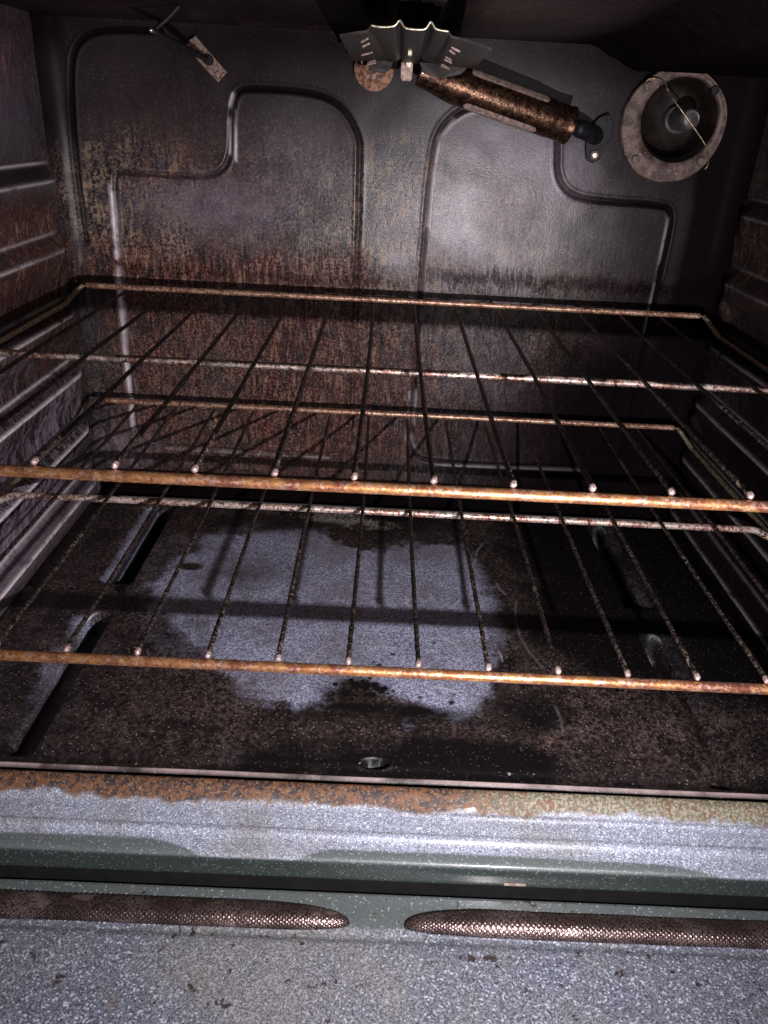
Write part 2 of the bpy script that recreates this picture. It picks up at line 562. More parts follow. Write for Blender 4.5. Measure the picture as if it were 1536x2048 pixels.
relief += .0016 * (np.where(inB, ss(dB, 0, .004), 0) + np.where(inC, ss(dC, 0, .004), 0))
relief += .0022 * (vnoise(X * 14, Z * 14, 3, 3) - .5)
corner = np.abs(X) - (WX - .018)
cf = np.where(corner > 0, .018 - np.sqrt(np.clip(.018 ** 2 - np.clip(corner, 0, .018) ** 2, 0, 1)), 0)
Y = WY - relief - cf
Y += .016 * (1 - ss(Z, -.199, -.191))
n1 = vnoise(X * 30, Z * 30, 20); n2 = vnoise(X * 9, Z * 9, 30); nv = vnoise(X * 120, Z * 14, 40)
j = (n1 - .5) * .05
rust = ss(Z, .046, .030) * 0
top = 1 - ss(Z + (n1 - .5) * .05 + (n2 - .5) * .03, .012, .052)
top = np.clip(top * (.62 + .8 * (n2 - .25)), 0, 1)
bot = ss(Z, -.19, -.12)
left = 1 - ss(X + (n1 - .5) * .10, -.15, .06)
rust = top * (left * .85 + .12) * (.45 + .55 * bot) * (.55 + .9 * (n1 - .3)) + .35 * blob(X, Z, -.05, -.10, .10, .09)
rust *= ss(X, -.290, -.262)
rust += top * ss(Z, -.015, .018) * left * .50
rust += .35 * blob(X, Z, -.20, .10, .05, .05, .9) * n1
grime = blob(X, Z, -.245, .075, .055, .07, .45) * .95 * (.5 + n1) + blob(X, Z, -.06, .00, .16, .15, .45) * .62 + blob(X, Z, -.20, -.12, .11, .07, .6) * .7
grime += .62 * blob(X, Z, .07, .04, .12, .12, .6)
grime = grime * (.45 + 1.1 * ss(n2, .32, .62))
grime *= ss(Z + j, .155, .105) if False else (1 - ss(Z + j, .105, .155))
clean = blob(X, Z, .070, .065, .060, .075, .9) * .50 + blob(X, Z, -.265, -.165, .028, .035, .7) + blob(X, Z, -.17, .072, .07, .022, .8) * .55 + blob(X, Z, -.095, .125, .04, .03, .8) * .3
clean += blob(X, Z, .07, -.07, .06, .03, .9) * .35 + blob(X, Z, .00, .035, .012, .007, .5) * .6 + blob(X, Z, .13, .145, .04, .03, .8) * .35
clean += blob(X, Z, .155, .115, .02, .03, .6) * .4
drip = top * (.5 + .5 * vnoise(X * 20, Z * 12, 60)) * (.35 + .65 * (1 - ss(Z, -.02, .03)) + 0)
drip += .7 * np.exp(-((Z - .021 - (nv - .5) * .012) / .006) ** 2) * ss(X, .0, .06)
soot_shade = ss(X + (n2 - .5) * .08, .125, .235) * .52 * (1 - ss(Z, .09, .16) * .55) + .55 * ss(X, .02, .18) * (1 - ss(Z, -.12, .03))
soot_shade += (1 - ss(Z, -.200, -.193))  # shade at the stepped-back foot of the wall, painted black
soot_shade += .16 * ss(X, .0, .2) + .46 * ss(Z + (n2 - .5) * .04, .085, .15) * (1 - .6 * blob(X, Z, .08, .12, .06, .05, .8)) + .22 * ss(Z, .17, .21) + .25 * blob(X, Z, -.10, .19, .1, .03)
soot_shade += .55 * (np.exp(-(dA / .0028) ** 2) + np.exp(-(dB / .0022) ** 2) * ss(Z, -.02, .1) * .8 + np.exp(-(dC / .0022) ** 2) * .8)
soot_shade += .6 * np.exp(-((Z - .0135 + (n1 - .5) * .006) / .0045) ** 2) * (1 - ss(X, -.02, .03)) * ss(X, -.27, -.24) * .5
cl = lambda a: np.clip(a, 0, 1)
soot_shade += .75 * ss(X, .255, .280) + .35 * (1 - ss(X, -.292, -.280))  # corner fillets darkened in colour to mute their highlights
def wl(pts, w=.0016):
    return np.exp(-(dist_poly(X, Z, pts, False) / (w * 1.25)) ** 2)
wn = ss(vnoise(X * 60, Z * 60, 300), .25, .5)
edge = wl([(-.2585, .086), (-.2600, .03), (-.2615, -.06), (-.2615, -.118), (-.262, -.145)], .0017) * .85  # worn groove edges with their highlights painted as pale lines
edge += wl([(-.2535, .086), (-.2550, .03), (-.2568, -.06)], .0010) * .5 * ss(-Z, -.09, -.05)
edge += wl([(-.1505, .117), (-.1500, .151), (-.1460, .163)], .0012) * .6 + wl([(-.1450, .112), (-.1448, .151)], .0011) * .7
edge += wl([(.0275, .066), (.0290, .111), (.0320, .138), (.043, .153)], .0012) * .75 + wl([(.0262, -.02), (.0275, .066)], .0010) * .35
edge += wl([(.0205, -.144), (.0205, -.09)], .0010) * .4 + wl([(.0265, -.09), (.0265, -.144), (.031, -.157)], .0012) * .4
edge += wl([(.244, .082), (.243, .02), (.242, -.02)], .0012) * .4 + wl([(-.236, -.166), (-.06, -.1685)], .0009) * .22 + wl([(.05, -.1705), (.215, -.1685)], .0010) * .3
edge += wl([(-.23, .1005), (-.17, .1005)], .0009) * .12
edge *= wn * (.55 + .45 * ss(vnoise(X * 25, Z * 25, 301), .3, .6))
soot_shade *= 1 - np.clip(edge, 0, 1) * .8
P = np.stack([X, Y, Z], -1)
hole = (X - .2345) ** 2 + (Z - .161) ** 2 > .0345 ** 2
hole = hole[:-1, :-1] & hole[1:, :-1] & hole[:-1, 1:] & hole[1:, 1:]
part('back_wall', grid_mesh('back_wall', P, dict(rust=cl(rust), grime=cl(grime), clean=cl(clean), soot_shade=cl(soot_shade), drip=cl(drip), edge=cl(edge)), keep=hole, flip=True), M_wall)

# side walls with six pressed rack ledges
def side_wall(sgn):
    ys = np.arange(-.405, .0435, .0016); zs = np.arange(-.232, CZ + .001, .0009)
    Yg, Zg = np.meshgrid(ys, zs, indexing='ij')
    d = ZERO(Yg)
    edge = ZERO(Yg)
    for k in range(6):
        zt = .1035 - .0563 * k
        t = zt - Zg                                   # downward distance from the ledge's upper edge
        u = np.where(t < 0, 0, np.where(t < .0125, ss(t, -.002, .0125) * 1.0, 1 - ss(t, .0135, .047)))
        u = np.where((t > 0) & (t < .0125), np.clip(t / .0125, 0, 1) ** .8, u)
        endf = 1 - ss(Yg + .0004 * 0 + np.clip(t, -.01, .05) * -.25, -.002 - .012, .030 - .004)
        endf2 = ss(Yg, -.370, -.350)
        d += .0115 * u * endf * endf2
        rim = np.exp(-((t + .0008) / .0012) ** 2) * .0012 + np.exp(-((t - .0128) / .0012) ** 2) * .0008
        d += rim * endf * endf2
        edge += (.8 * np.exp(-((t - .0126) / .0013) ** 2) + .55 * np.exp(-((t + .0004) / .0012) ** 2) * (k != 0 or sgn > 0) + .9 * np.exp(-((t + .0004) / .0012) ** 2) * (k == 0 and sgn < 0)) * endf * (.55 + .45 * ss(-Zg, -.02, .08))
    nz = vnoise(Yg * 30, Zg * 30, 70 + (sgn > 0) * 9); nz2 = vnoise(Yg * 90, Zg * 14, 80)
    d += .0010 * (nz - .5)
    if sgn < 0:     # small pressed loop near the top
        lo = dist_poly(Yg, Zg, chaikin2([(-.024, .199), (-.032, .192), (-.040, .181), (-.044, .172), (-.040, .166), (-.035, .172), (-.030, .183), (-.026, .192)]))
        d += .002 * np.exp(-(lo / .0022) ** 2)
    else:
        d += .006 * blob(Yg, Zg, .000, .010, .010, .009, .6) + .006 * blob(Yg, Zg, -.002, -.098, .009, .008, .6)
    Xg = sgn * (WX - d)
    if sgn < 0:
        rust = (1 - ss(Zg + (nz - .5) * .05, .055, .10)) * ss(Zg, -.10, -.02) * .45 + blob(Yg, Zg, -.03, .19, .05, .03) * .25
        drip = (1 - ss(Zg, -.01, .045)) * .95 * ss(Zg, -.19, -.14) + .2
        grime = blob(Yg, Zg, .01, -.03, .05, .09) * .6 + ss(Yg, -.02, .01) * .5 * (1 - ss(Zg, .10, .14)) + (1 - ss(Zg, -.2, -.16)) * .35
        clean = blob(Yg, Zg, -.045, -.105, .045, .022, .6) * 1.4 + blob(Yg, Zg, -.16, -.158, .09, .022, .6) * 1.4 + .4 * (1 - ss(Zg, -.10, -.05)) + .22 * ss(Zg, .09, .14) + blob(Yg, Zg, -.15, -.04, .07, .02, .8) * .4  # pale patches painted brighter, as the flash falling on this wall
        soot_shade = .45 * ss(Zg, .15, .205)
    else:
        rust = .2 * ss(Zg, .0, .05) * (1 - ss(Zg, .09, .11)); drip = .6 * (1 - ss(Zg, -.01, .045)); grime = .35 * blob(Yg, Zg, .0, .05, .05, .1)
        clean = .25 * blob(Yg, Zg, -.02, -.06, .05, .03, .8)
        soot_shade = .46 + .28 * (1 - ss(Zg, -.08, .10)) + .3 * (1 - ss(Yg, -.25, -.05)) - .25 * ss(Yg, -.02, .015) * ss(Zg, -.02, .1)  # wall darkened in colour in place of the weak light on it
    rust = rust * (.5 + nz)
    soot_shade = cl(soot_shade) * (1 - .5 * cl(edge))
    edge = edge * ss(vnoise(Yg * 60, Zg * 200, 77), .15, .45) * (1.0 if sgn < 0 else .36)
    return grid_mesh('side_wall', np.stack([Xg, Yg, Zg], -1), dict(rust=cl(rust), grime=cl(grime), clean=cl(clean), soot_shade=soot_shade, drip=cl(drip), edge=cl(edge)), flip=(sgn > 0))
o = part('side_wall', side_wall(-1), M_wall)
o['label'] = 'left cavity wall with pale patches between its ledges, painted brighter as flash light'
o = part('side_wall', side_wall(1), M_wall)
o['label'] = 'right cavity wall with its dimness painted into the colour'

# ceiling
ys = np.arange(-.405, WY + .001, .003); xs = np.arange(-WX, WX + .001, .003)
Xc, Yc = np.meshgrid(xs, ys, indexing='ij')
nz = vnoise(Xc * 20, Yc * 20, 90)
Zc = CZ + .0008 * (nz - .5)
Zc -= .017 * ss(Xc + .02 * (nz - .5), .150, .192)

Zc -= .0045 * (1 - ss(np.abs(Xc - .004), .0125, .0155)) * (1 - ss(Yc, -.02, .0))
Zc -= .003 * np.exp(-(dist_poly(Xc, Yc, [(-.13, .0), (-.13, -.3), (-.03, -.3), (-.03, .0)]) / .004) ** 2)
soot_shade = .86 + .14 * ss(Xc, .11, .15) - .50 * blob(Xc, Yc, .07, -.10, .05, .10, .8) - .35 * blob(Xc, Yc, .004, -.15, .02, .16, .5) - .2 * blob(Xc, Yc, -.2, 0, .08, .08)
z0 = ZERO(Xc)
part('ceiling', grid_mesh('ceiling', np.stack([Xc, Yc, Zc], -1), dict(rust=.3 * nz, grime=z0, clean=.30 * blob(Xc, Yc, .004, -.12, .022, .2), soot_shade=cl(soot_shade), drip=z0)), M_wall)

# closed dark underbody (seen through the floor slots)
mb = MB(); mb.box((0, -.150, -.262), (.66, .46, .006))
bpart(mb, 'burner_tray', M_void, smooth=False)

# front sill: one pressed profile running across the opening
prof = [(-.352, -.262), (-.3535, -.240), (-.3590, -.2200), (-.3612, -.2162), (-.3650, -.2170), (-.3680, -.2188), (-.3715, -.2225), (-.3745, -.2250), (-.3810, -.2262), (-.3868, -.2275),
        (-.3880, -.2268), (-.3905, -.2272), (-.3925, -.2292), (-.3960, -.2302), (-.4020, -.2308), (-.4045, -.2318), (-.4056, -.2345),
        (-.4057, -.2445), (-.4056, -.2468), (-.4040, -.2478), (-.385, -.2482), (-.375, -.2490), (-.375, -.31)]
pp = resample([(0, a, b) for a, b in chaikin2(prof, False, 2)], .0006)
xs = np.arange(-.335, .3351, .0022)
Pf = np.zeros((len(xs), len(pp), 3)); Pf[..., 0] = xs[:, None]; Pf[..., 1] = pp[None, :, 1]; Pf[..., 2] = pp[None, :, 2]
Xf, Yf = Pf[..., 0], Pf[..., 1]
Pf[..., 2] += .0007 * (vnoise(Xf * 8, Yf * 8, 101, 2) - .5)
ridge = ss(Xf, -.02, .08)          # crisper pressed line on the right half
Pf[..., 2] += .0010 * np.exp(-((Yf + .3755) / .0014) ** 2) * ridge
nn = vnoise(Xf * 25, Yf * 25 + 3, 110)
nn3 = vnoise(Xf * 6, Yf * 6, 113)
rust = 1 - ss(-Yf + (nn - .5) * .007 + (vnoise(Xf * 120, Yf * 120, 117) - .5) * .004, .3680, .3757)
rust = np.maximum(rust, 0)
rust2 = ss(Xf + (nn3 - .5) * .12, .02, .10)
# shaded zone painted along the front edge of the sill, its upper outline wandering
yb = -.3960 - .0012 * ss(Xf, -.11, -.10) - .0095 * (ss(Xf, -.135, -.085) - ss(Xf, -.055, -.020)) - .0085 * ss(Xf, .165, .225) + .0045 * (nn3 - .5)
shade = ss(yb - Yf, -.0005, .0014) * .88
low_shade = ss(-Pf[..., 2], .2318, .2335)  # shade on the vertical face, painted darker
part('front_sill', grid_mesh('front_sill', Pf, dict(rust=cl(rust), edge=cl(rust2), spots=0 * Xf, shade=cl(shade), low_shade=cl(low_shade)), flip=True), M_speck)
mb = MB(); mb.box((0, -.392, -.300), (.66, .060, .004)); mb.box((0, -.3835, -.275), (.66, .003, .05))  # black surfaces stand in for the shade inside the gap
bpart(mb, 'gap_shade', M_void, smooth=False)

# side and top front frame around the opening (beyond the picture)
def frame_box(x0, x1, z0, z1):
    m = MB(); m.box(((x0 + x1) / 2, -.398, (z0 + z1) / 2), (x1 - x0, .016, z1 - z0)); return m
for a in ((-.345, -WX - .0002, -.215, .26), (WX + .0002, .345, -.215, .26), (-WX, WX, CZ + .003, .26)):
    bpart(frame_box(*a), 'front_frame', M_speck, smooth=False, bevel=.002)

# door folded down, with its braided gasket in two lengths
def sheet_along_x(name, prof, x0, x1, dx, wob, mats, seed, sub=.0012):
    pp = resample([(0, a, b) for a, b in chaikin2(prof, False, 2)], sub)
    xs = np.arange(x0, x1 + 1e-6, dx)
    P = np.zeros((len(xs), len(pp), 3)); P[..., 0] = xs[:, None]; P[..., 1] = pp[None, :, 1]; P[..., 2] = pp[None, :, 2]
    P[..., 2] += wob * (vnoise(P[..., 0] * 7, P[..., 1] * 7, seed, 3) - .5)
    return P
P = sheet_along_x('door', [(-.4093, -.3100), (-.4093, -.2545), (-.4095, -.2520), (-.4115, -.2520), (-.430, -.2520), (-.4345, -.2535), (-.4365, -.2545), (-.4385, -.2535), (-.4410, -.2520), (-.46, -.2520), (-.60, -.2522), (-.78, -.2525), (-.782, -.262), (-.782, -.30)],
                  -.335, .335, .004, .0008, None, 120, .0015)
Xd, Yd = P[..., 0], P[..., 1]
nn = vnoise(Xd * 30, Yd * 30, 130)
rust = ZERO(Xd)
shade_d = .85 * (1 - ss(-Yd, .4290, .4330)) + .35 * blob(Xd, Yd, .0, -.4375, .4, .002)  # shade on the flange behind the gasket, painted in
for (cx, cy, rx, ry) in ((-.100, -.4485, .008, .002), (-.052, -.451, .0025, .004), (.050, -.446, .015, .0015), (.034, -.449, .006, .0012), (-.041, -.4635, .0016, .004), (-.075, -.476, .006, .002), (.10, -.462, .004, .002), (.135, -.452, .002, .003)):
    rust = np.maximum(rust, .0 * blob(Xd, Yd, cx, cy, rx, ry, .6))
spd = ZERO(Xd)
for (cx, cy, rx, ry) in ((-.100, -.4485, .008, .002), (-.052, -.451, .0025, .004), (.050, -.446, .015, .0015), (.034, -.449, .006, .0012), (-.041, -.4635, .0016, .004), (-.075, -.476, .006, .002), (.10, -.462, .004, .002), (.135, -.452, .002, .003)):
    spd = np.maximum(spd, .95 * blob(Xd, Yd, cx, cy, rx * 1.2, ry * 1.2, .9))
door = part('door', grid_mesh('door', P, dict(rust=cl(rust), edge=0 * Xd, spots=.75 + spd, shade=cl(shade_d), low_shade=0 * Xd), flip=True), M_door)

def gasket(x0, x1, cy=-.4298, cz=-.2456, r=.0063):
    seg = 60; dx = .00034
    xs = np.arange(x0, x1, dx); a = np.linspace(0, 2 * np.pi, seg + 1)
    U, A = np.meshgrid(xs, a, indexing='ij')
    e = np.minimum(U - x0, x1 - U)
    env = np.sqrt(np.clip(1 - (1 - np.clip(e / .050, 0, 1)) ** 2, .0004, 1)) ** .85
    k = 2 * np.pi / .0030; na = 15
    br = .5 + .5 * np.cos(k * U + na * A) * np.cos(k * U - na * A)
    br2 = np.abs(np.sin((k * U + na * A) * .5)) * np.abs(np.sin((k * U - na * A) * .5))
    wav = .12 * (vnoise(U * 30, A * .8, 5, 3) - .5)
    R = r * (1 + wav) * env + .00055 * (br2 - .4) * np.clip(env * 2, 0, 1)
    ycen = cy + 0 * U
    P = np.stack([U, ycen + R * 1.20 * np.cos(A), cz - .0006 - r * (1 - env) * .80 + R * .80 * np.sin(A)], -1)
    return grid_mesh('gasket', P)
for a, b in ((-.325, -.0115), (.0195, .325)):
    g = link('door_gasket', gasket(a, b), M_gasket, door)

# small pressed tab under the sill edge
mb = MB(); mb.box((.0835, -.4062, -.2440), (.013, .0010, .0008))
bpart(mb, 'sill_tab', M_slot, smooth=False)

# ------------------------------------------------------------------ removable floor panel
floor = thing('slotted_bottom_panel', 'burnt metal bottom panel with clean blue-grey middle patch and slots, under the lower rack', 'oven bottom panel', (0, -.16, FZ))
xs = np.arange(-.2995, .29951, .0010); ys = np.arange(-.3612, .0205, .0010)
X, Y = np.meshgrid(xs, ys, indexing='ij')
h = ZERO(X)
shd = ZERO(X)
def slot(cx, y0, y1, sgn, w=.0085, ramp=.020, dep=.022, depr=.007):
    """drawn slot: sheer inner edge, sloping outer shoulder (sgn = side of the shoulder)"""
    global h
    yc = np.clip(Y, y0 + w, y1 - w)
    d = np.sqrt((X - cx) ** 2 + (Y - yc) ** 2)
    global shd
    pit = 1 - ss(d, w - .0014, w + .0010)
    out = (X - cx) * sgn
    env = ss(Y, y0 - .004, y0 + .010) * (1 - ss(Y, y1 - .010, y1 + .004))
    sh = np.where(out > 0, 1 - ss(out, w, w + ramp), 1 - ss(-out, w - .001, w + .0025)) * env
    h -= depr * sh * (1 - pit)
    shd = shd + np.where(out > 0, sh, 0) * (1 - pit)
    h -= dep * pit + depr * sh * pit
    return pit
pits = [slot(-.2245, -.150, .003, -1), slot(-.2262, -.349, -.193, -1, ramp=.026), slot(.2215, -.150, .003, 1), slot(.2215, -.352, -.188, 1, ramp=.026)]
pit = np.clip(sum(pits), 0, 1)
# bent inner strap below the forward slots
h += 0.011 * (pits[1] + pits[3]) * ss(-Y, .20, .24)
h += .0012 * (vnoise(X * 9, Y * 9, 140, 3) - .5)
h += .0022 * np.exp(-((Y + .3588) / .0012) ** 2)                   # rolled front lip
h -= .0012 * np.exp(-((Y + .351) / .0035) ** 2)
h -= .006 * (1 - ss(-Y + .0, -.0195, -.012))                      # back edge turned down
edge = ss(np.abs(X), .286, .2995)
h += .004 * edge * 0
hole = blob(X, Y, -.0010, -.3450, .0085, .0036, .12)
h -= .010 * hole
h += .0009 * np.exp(-((np.sqrt(((X + .001) / .0105) ** 2 + ((Y + .345) / .0055) ** 2) - 1) / .15) ** 2)
patch = [(-.172, -.078), (-.140, -.046), (-.105, -.050), (-.071, -.044), (-.012, -.073), (.041, -.058), (.085, -.050), (.108, -.108), (.111, -.185), (.095, -.245), (.076, -.288), (.047, -.294),
         (.012, -.289), (-.008, -.269), (-.025, -.262), (-.041, -.287), (-.068, -.289), (-.099, -.275), (-.126, -.248), (-.169, -.214), (-.190, -.174), (-.196, -.115)]
pc = [tuple(p) for p in chaikin2(patch, True, 2)]
n1 = vnoise(X * 45, Y * 45, 150, 5, .65); n2 = vnoise(X * 12, Y * 12, 160)
d = dist_poly(X, Y, pc) * np.where(inside(X, Y, pc), 1, -1)
clean = ss(d + (n1 - .5) * .050 + (n2 - .5) * .02, -.022, .020)
clean = np.maximum(clean, .42 * ss(d + (n1 - .5) * .05, -.05, .0) * ss(-X, .0, .12))
clean *= 1 - .8 * blob(X, Y, -.172, -.118, .012, .006, .5) * ss(n1, .35, .5)
clean *= 1 - .75 * ss(X + (n2 - .5) * .05, .055, .125)  # patch fades to the right: light falloff painted into the colour
clean *= 1 - .35 * blob(X, Y, -.115, -.12, .05, .03, .8)
clean = np.maximum(clean, .35 * blob(X, Y, -.205, -.10, .03, .06, .8))
clean = np.maximum(clean, .85 * np.clip(shd * 1.3, 0, 1) * np.where(X < 0, 1, .42) * (1 - .35 * ss(-Y, .24, .32)) * ss(n2, .1, .4))  # slot shoulders painted paler, as slopes catching the light
lipm = np.exp(-((Y + .3590) / .0013) ** 2)
clean = np.maximum(clean, .62 * (pits[1] + pits[3] * .4))
brown = .42 + .5 * blob(X, Y, .06, -.315, .055, .014, .7) + .45 * blob(X, Y, .175, -.29, .07, .055, .6) + .25 * blob(X, Y, -.27, -.06, .03, .1)
brown += .3 * blob(X, Y, -.14, -.29, .08, .05)
brown *= .35 + 1.1 * ss(n2, .3, .65)
rs = np.random.RandomState(5)
black = 1.0 * ss(X + (n1 - .5) * .06 - np.clip(-(Y + .19), 0, .1) * 1.1, .085, .165) * ss(Y + (n1 - .5) * .03, -.290, -.235)
black += .95 * blob(X, Y, -.012, -.012, .075, .028, .5) * (1 - blob(X, Y, -.03, -.02, .045, .012, .4) * .6)
black += .9 * blob(X, Y, -.010, -.272, .017, .010, .4) * ss(n1, .35, .5) + .8 * blob(X, Y, .012, -.295, .055, .006, .6)
for q in range(26):      # blistered burnt spots round the lower rim of the patch
    a = rs.rand() * 6.28; rr_ = rs.rand() ** .6
    bx, by, br = -.010 + .022 * rr_ * math.cos(a), -.272 + .012 * rr_ * math.sin(a), rs.uniform(.0010, .0034)
    black += 1.0 * blob(X, Y, bx, by, br, br, .25)
for bx, by, br in ((.011, -.232, .0016), (.0, -.246, .002), (-.004, -.243, .0013), (.043, -.215, .0012), (.058, -.17, .001), (.052, -.284, .0022), (-.05, -.25, .001), (-.09, -.2, .0012), (-.02, -.2, .001), (.03, -.28, .0015)):
    black += .9 * blob(X, Y, bx, by, br * 1.2, br, .3)
for q in range(60):
    bx, by, br = rs.uniform(-.18, .11), rs.uniform(-.29, -.05), rs.uniform(.0005, .0011)
    black += .8 * blob(X, Y, bx, by, br, br, .3)
black += .42 * blob(X, Y, -.115, -.12, .014, .03, .7) * ss(n1, .4, .55) + .35 * blob(X, Y, -.14, -.20, .03, .03, .8) * ss(n1, .45, .6)
black += .85 * blob(X, Y, .110, -.290, .028, .018, .6) + .7 * blob(X, Y, .02, -.337, .11, .016, .5)
black += .55 * blob(X, Y, -.185, -.045, .03, .06, .6) * 0 + .45 * ss(-Y, .335, .350)
black = black * (1 - .5 * np.clip(shd * 1.5, 0, 1)) * (1 - .75 * (pits[3] + .7 * pits[1]))
black = black * (1 - .9 * lipm) + pit * .95 * ss(Y, -.17, -.15) + hole
black += .55 * ss(n2, .50, .62) * (1 - clean) * ss(-Y, .02, .1) + .5 * (blob(X, Y, -.24, -.31, .03, .05) + blob(X, Y, -.12, -.03, .05, .02))
black = np.maximum(black, .75 * np.exp(-((Y + .302 + (n2 - .5) * .01) / .006) ** 2) * ss(X, -.09, -.04) * (1 - ss(X, .07, .11)))
ash = 1.0 * blob(X, Y, -.050, -.010, .026, .010, .5) * ss(n1, .34, .44) * (1 - .8 * blob(X, Y, -.045, -.008, .014, .004, .5)) + blob(X, Y, -.015, -.022, .025, .010, .4) * ss(n1, .45, .55)
scr = ZERO(X)
def scratch(pts, w=.0006, s=.8):
    global scr
    dd = dist_poly(X, Y, pts, False)
    scr = np.maximum(scr, s * np.exp(-(dd / w) ** 2) * ss(n1 + rs.rand() * .2, .3, .55))
for k in range(26):            # horizontal rub marks in the middle of the patch
    y = rs.uniform(-.228, -.120); x = rs.uniform(-.022, -.012)
    scratch([(x, y), (x + rs.uniform(.018, .032), y + rs.uniform(-.0006, .0006))], .00055, rs.uniform(.35, .7))
for k in range(34):
    x, y = rs.uniform(-.17, .10), rs.uniform(-.28, -.07); a = rs.uniform(.9, 1.9); L = rs.uniform(.004, .026); b_ = a + rs.uniform(-.5, .5)
    scratch([(x, y), (x + L * math.cos(a), y + L * math.sin(a)), (x + L * math.cos(a) + L * .7 * math.cos(b_), y + L * math.sin(a) + L * .7 * math.sin(b_))], .00055, rs.uniform(.2, .55) * (1 if abs(x + .03) < .13 else .3))
for pts, s in (([(.021, -.150), (.024, -.156), (.021, -.160), (.024, -.165)], .9), ([(.042, -.183), (.049, -.187), (.046, -.192)], .5), ([(.050, -.206), (.055, -.212), (.060, -.215)], .9), ([(.040, -.268), (.048, -.269), (.056, -.272)], .95),
               ([(.117, -.150), (.1125, -.175), (.1125, -.200), (.117, -.222), (.124, -.240)], .16), ([(.1035, -.122), (.105, -.132), (.109, -.140)], .3), ([(-.105, -.155), (-.110, -.175)], .7),
               ([(-.0775, -.172), (-.0745, -.175)], .9), ([(.126, -.283), (.1275, -.297), (.126, -.312)], .12)):
    scratch(pts, .0008, s)
P = np.stack([X, Y + .16, h], -1)
def padd(o): return o
me = grid_mesh('panel', P, dict(clean=cl(clean), brown=cl(brown), black=cl(black), scratch=cl(scr), ash=cl(ash), lip=cl(lipm * (.10 + 1.1 * ss(vnoise(X * 40, Y * 40, 170), .25, .75)))))
panel = link('panel', me, M_floor, floor)

# crumbs and flakes of burnt food lying on floor and sill
def crumb_field(name, spots, mat, label, cat):
    V = []; F = []
    for (x, y, z, r) in spots:
        b = len(V); pts = [(1, 0, 0), (-1, 0, 0), (0, 1, 0), (0, -1, 0), (0, 0, .6), (0, 0, -.5)]
        a = random.uniform(0, 6.3)
        for p in pts:
            k = random.uniform(.5, 1.2) * r
            V.append((x + (p[0] * math.cos(a) - p[1] * math.sin(a)) * k, y + (p[0] * math.sin(a) + p[1] * math.cos(a)) * k, z + p[2] * k + .0001))
        F += [tuple(b + i for i in t) for t in ((0, 2, 4), (2, 1, 4), (1, 3, 4), (3, 0, 4), (2, 0, 5), (1, 2, 5), (3, 1, 5), (0, 3, 5))]
    o = link(name, poly_mesh(name, V, F), mat)
    o['label'] = label; o['category'] = cat; o['kind'] = 'stuff'
    return o
sp_ = []
for k in range(130): sp_.append((random.gauss(-.052, .014), random.gauss(-.010, .0045), FZ + .0004, random.uniform(.0005, .0013)))
for k in range(90): sp_.append((random.gauss(-.010, .014), random.gauss(-.024, .005), FZ + .0004, random.uniform(.0004, .0010)))
for k in range(170): sp_.append((random.uniform(-.20, .21), random.uniform(-.340, -.02), FZ + .0003, random.choice((.0003, .0004, .0005))))
sp_ += [(.084, -.3495, FZ + .001, .0022), (.100, -.349, FZ + .001, .0009), (-.0105, -.3462, FZ + .001, .001), (-.148, -.358, FZ + .0045, .0011)]
crumb_field('burnt_crumbs', sp_, M_ash, 'pale grey ash flakes and crumbs scattered over the burnt oven floor, thickest at the back', 'crumbs')

# ------------------------------------------------------------------ wire racks
SP = .0375
def make_rack(label):
    t = thing('wire_rack', label, 'oven rack', (0, 0, 0), 'wire racks in the oven')
    YF = -.3805
    MB().tube([(-.297, YF + .006, -.0100), (-.294, YF + .001, -.0062), (-.288, YF, -.0046)] + [(.288, YF, -.0046), (.294, YF + .001, -.0062), (.297, YF + .006, -.0100)], float(.0029), .0025, seg=20, jit=.02, seed=1).build('front_bar', M_front, t, angle=80)
    mp = smooth_path([(-.2955, -.1930, -.0105), (-.289, -.1930, -.0095), (-.281, -.1930, -.0046), (-.270, -.193, -.0042), (.270, -.193, -.0042), (.281, -.193, -.0046), (.289, -.193, -.0095), (.2955, -.193, -.0105)], 2)
    MB().tube(mp, .0026, .0022, seg=16, jit=.03, seed=2).build('middle_bar', M_mid, t, angle=80)
    MB().tube([(-.2805, .0012, .0040), (.2805, .0012, .0040)], .0025, .0022, seg=16, jit=.03, seed=3).build('back_bar', M_back, t, angle=80)
    for s in (-1, 1):
        p = smooth_path([(s * .2795, .0012, .0040), (s * .2835, .0006, .0036), (s * .2935, -.0145, -.0098), (s * .2945, -.020, -.0106), (s * .2945, -.05, -.0106)], 2) + [np.array((s * .2945, -.360, -.0106)), np.array((s * .2955, YF + .006, -.0102))]
        MB().tube(p, .0022, .003, seg=12, jit=.01, seed=4).build('side_rail', M_side, t, angle=80)
    for i in range(14):
        x = (i - 6.5) * SP
        rr = np.random.RandomState(50 + i)
        bow = rr.uniform(-.0012, .0012); sag = rr.uniform(-.0006, .0002)
        pts = []
        for k in range(33):
            u = k / 32
            y = .0005 + (-.3775 - .0005) * u
            pts.append((x + bow * math.sin(math.pi * u) + rr.uniform(-1, 1) * .00008, y, .0002 + sag * math.sin(2 * math.pi * u) ** 2))
        m = MB().tube(pts, .00138, .0014, seg=8, jit=.16, seed=200 + i)
        wo = m.build('wire', M_wire, t, angle=80)
        c = MB().tube([(x, -.3758, .0003), (x, -.3785, .0002), (x, -.3806, -.0008)], float(.0016 + .0003 * rr.rand()), .0005, seg=12, jit=.10, seed=i)
        c.build('wire_end', M_cap, wo, angle=80)
    return t
rack = make_rack('upper of the two wire oven racks, wider coppery front bar, above the other rack')
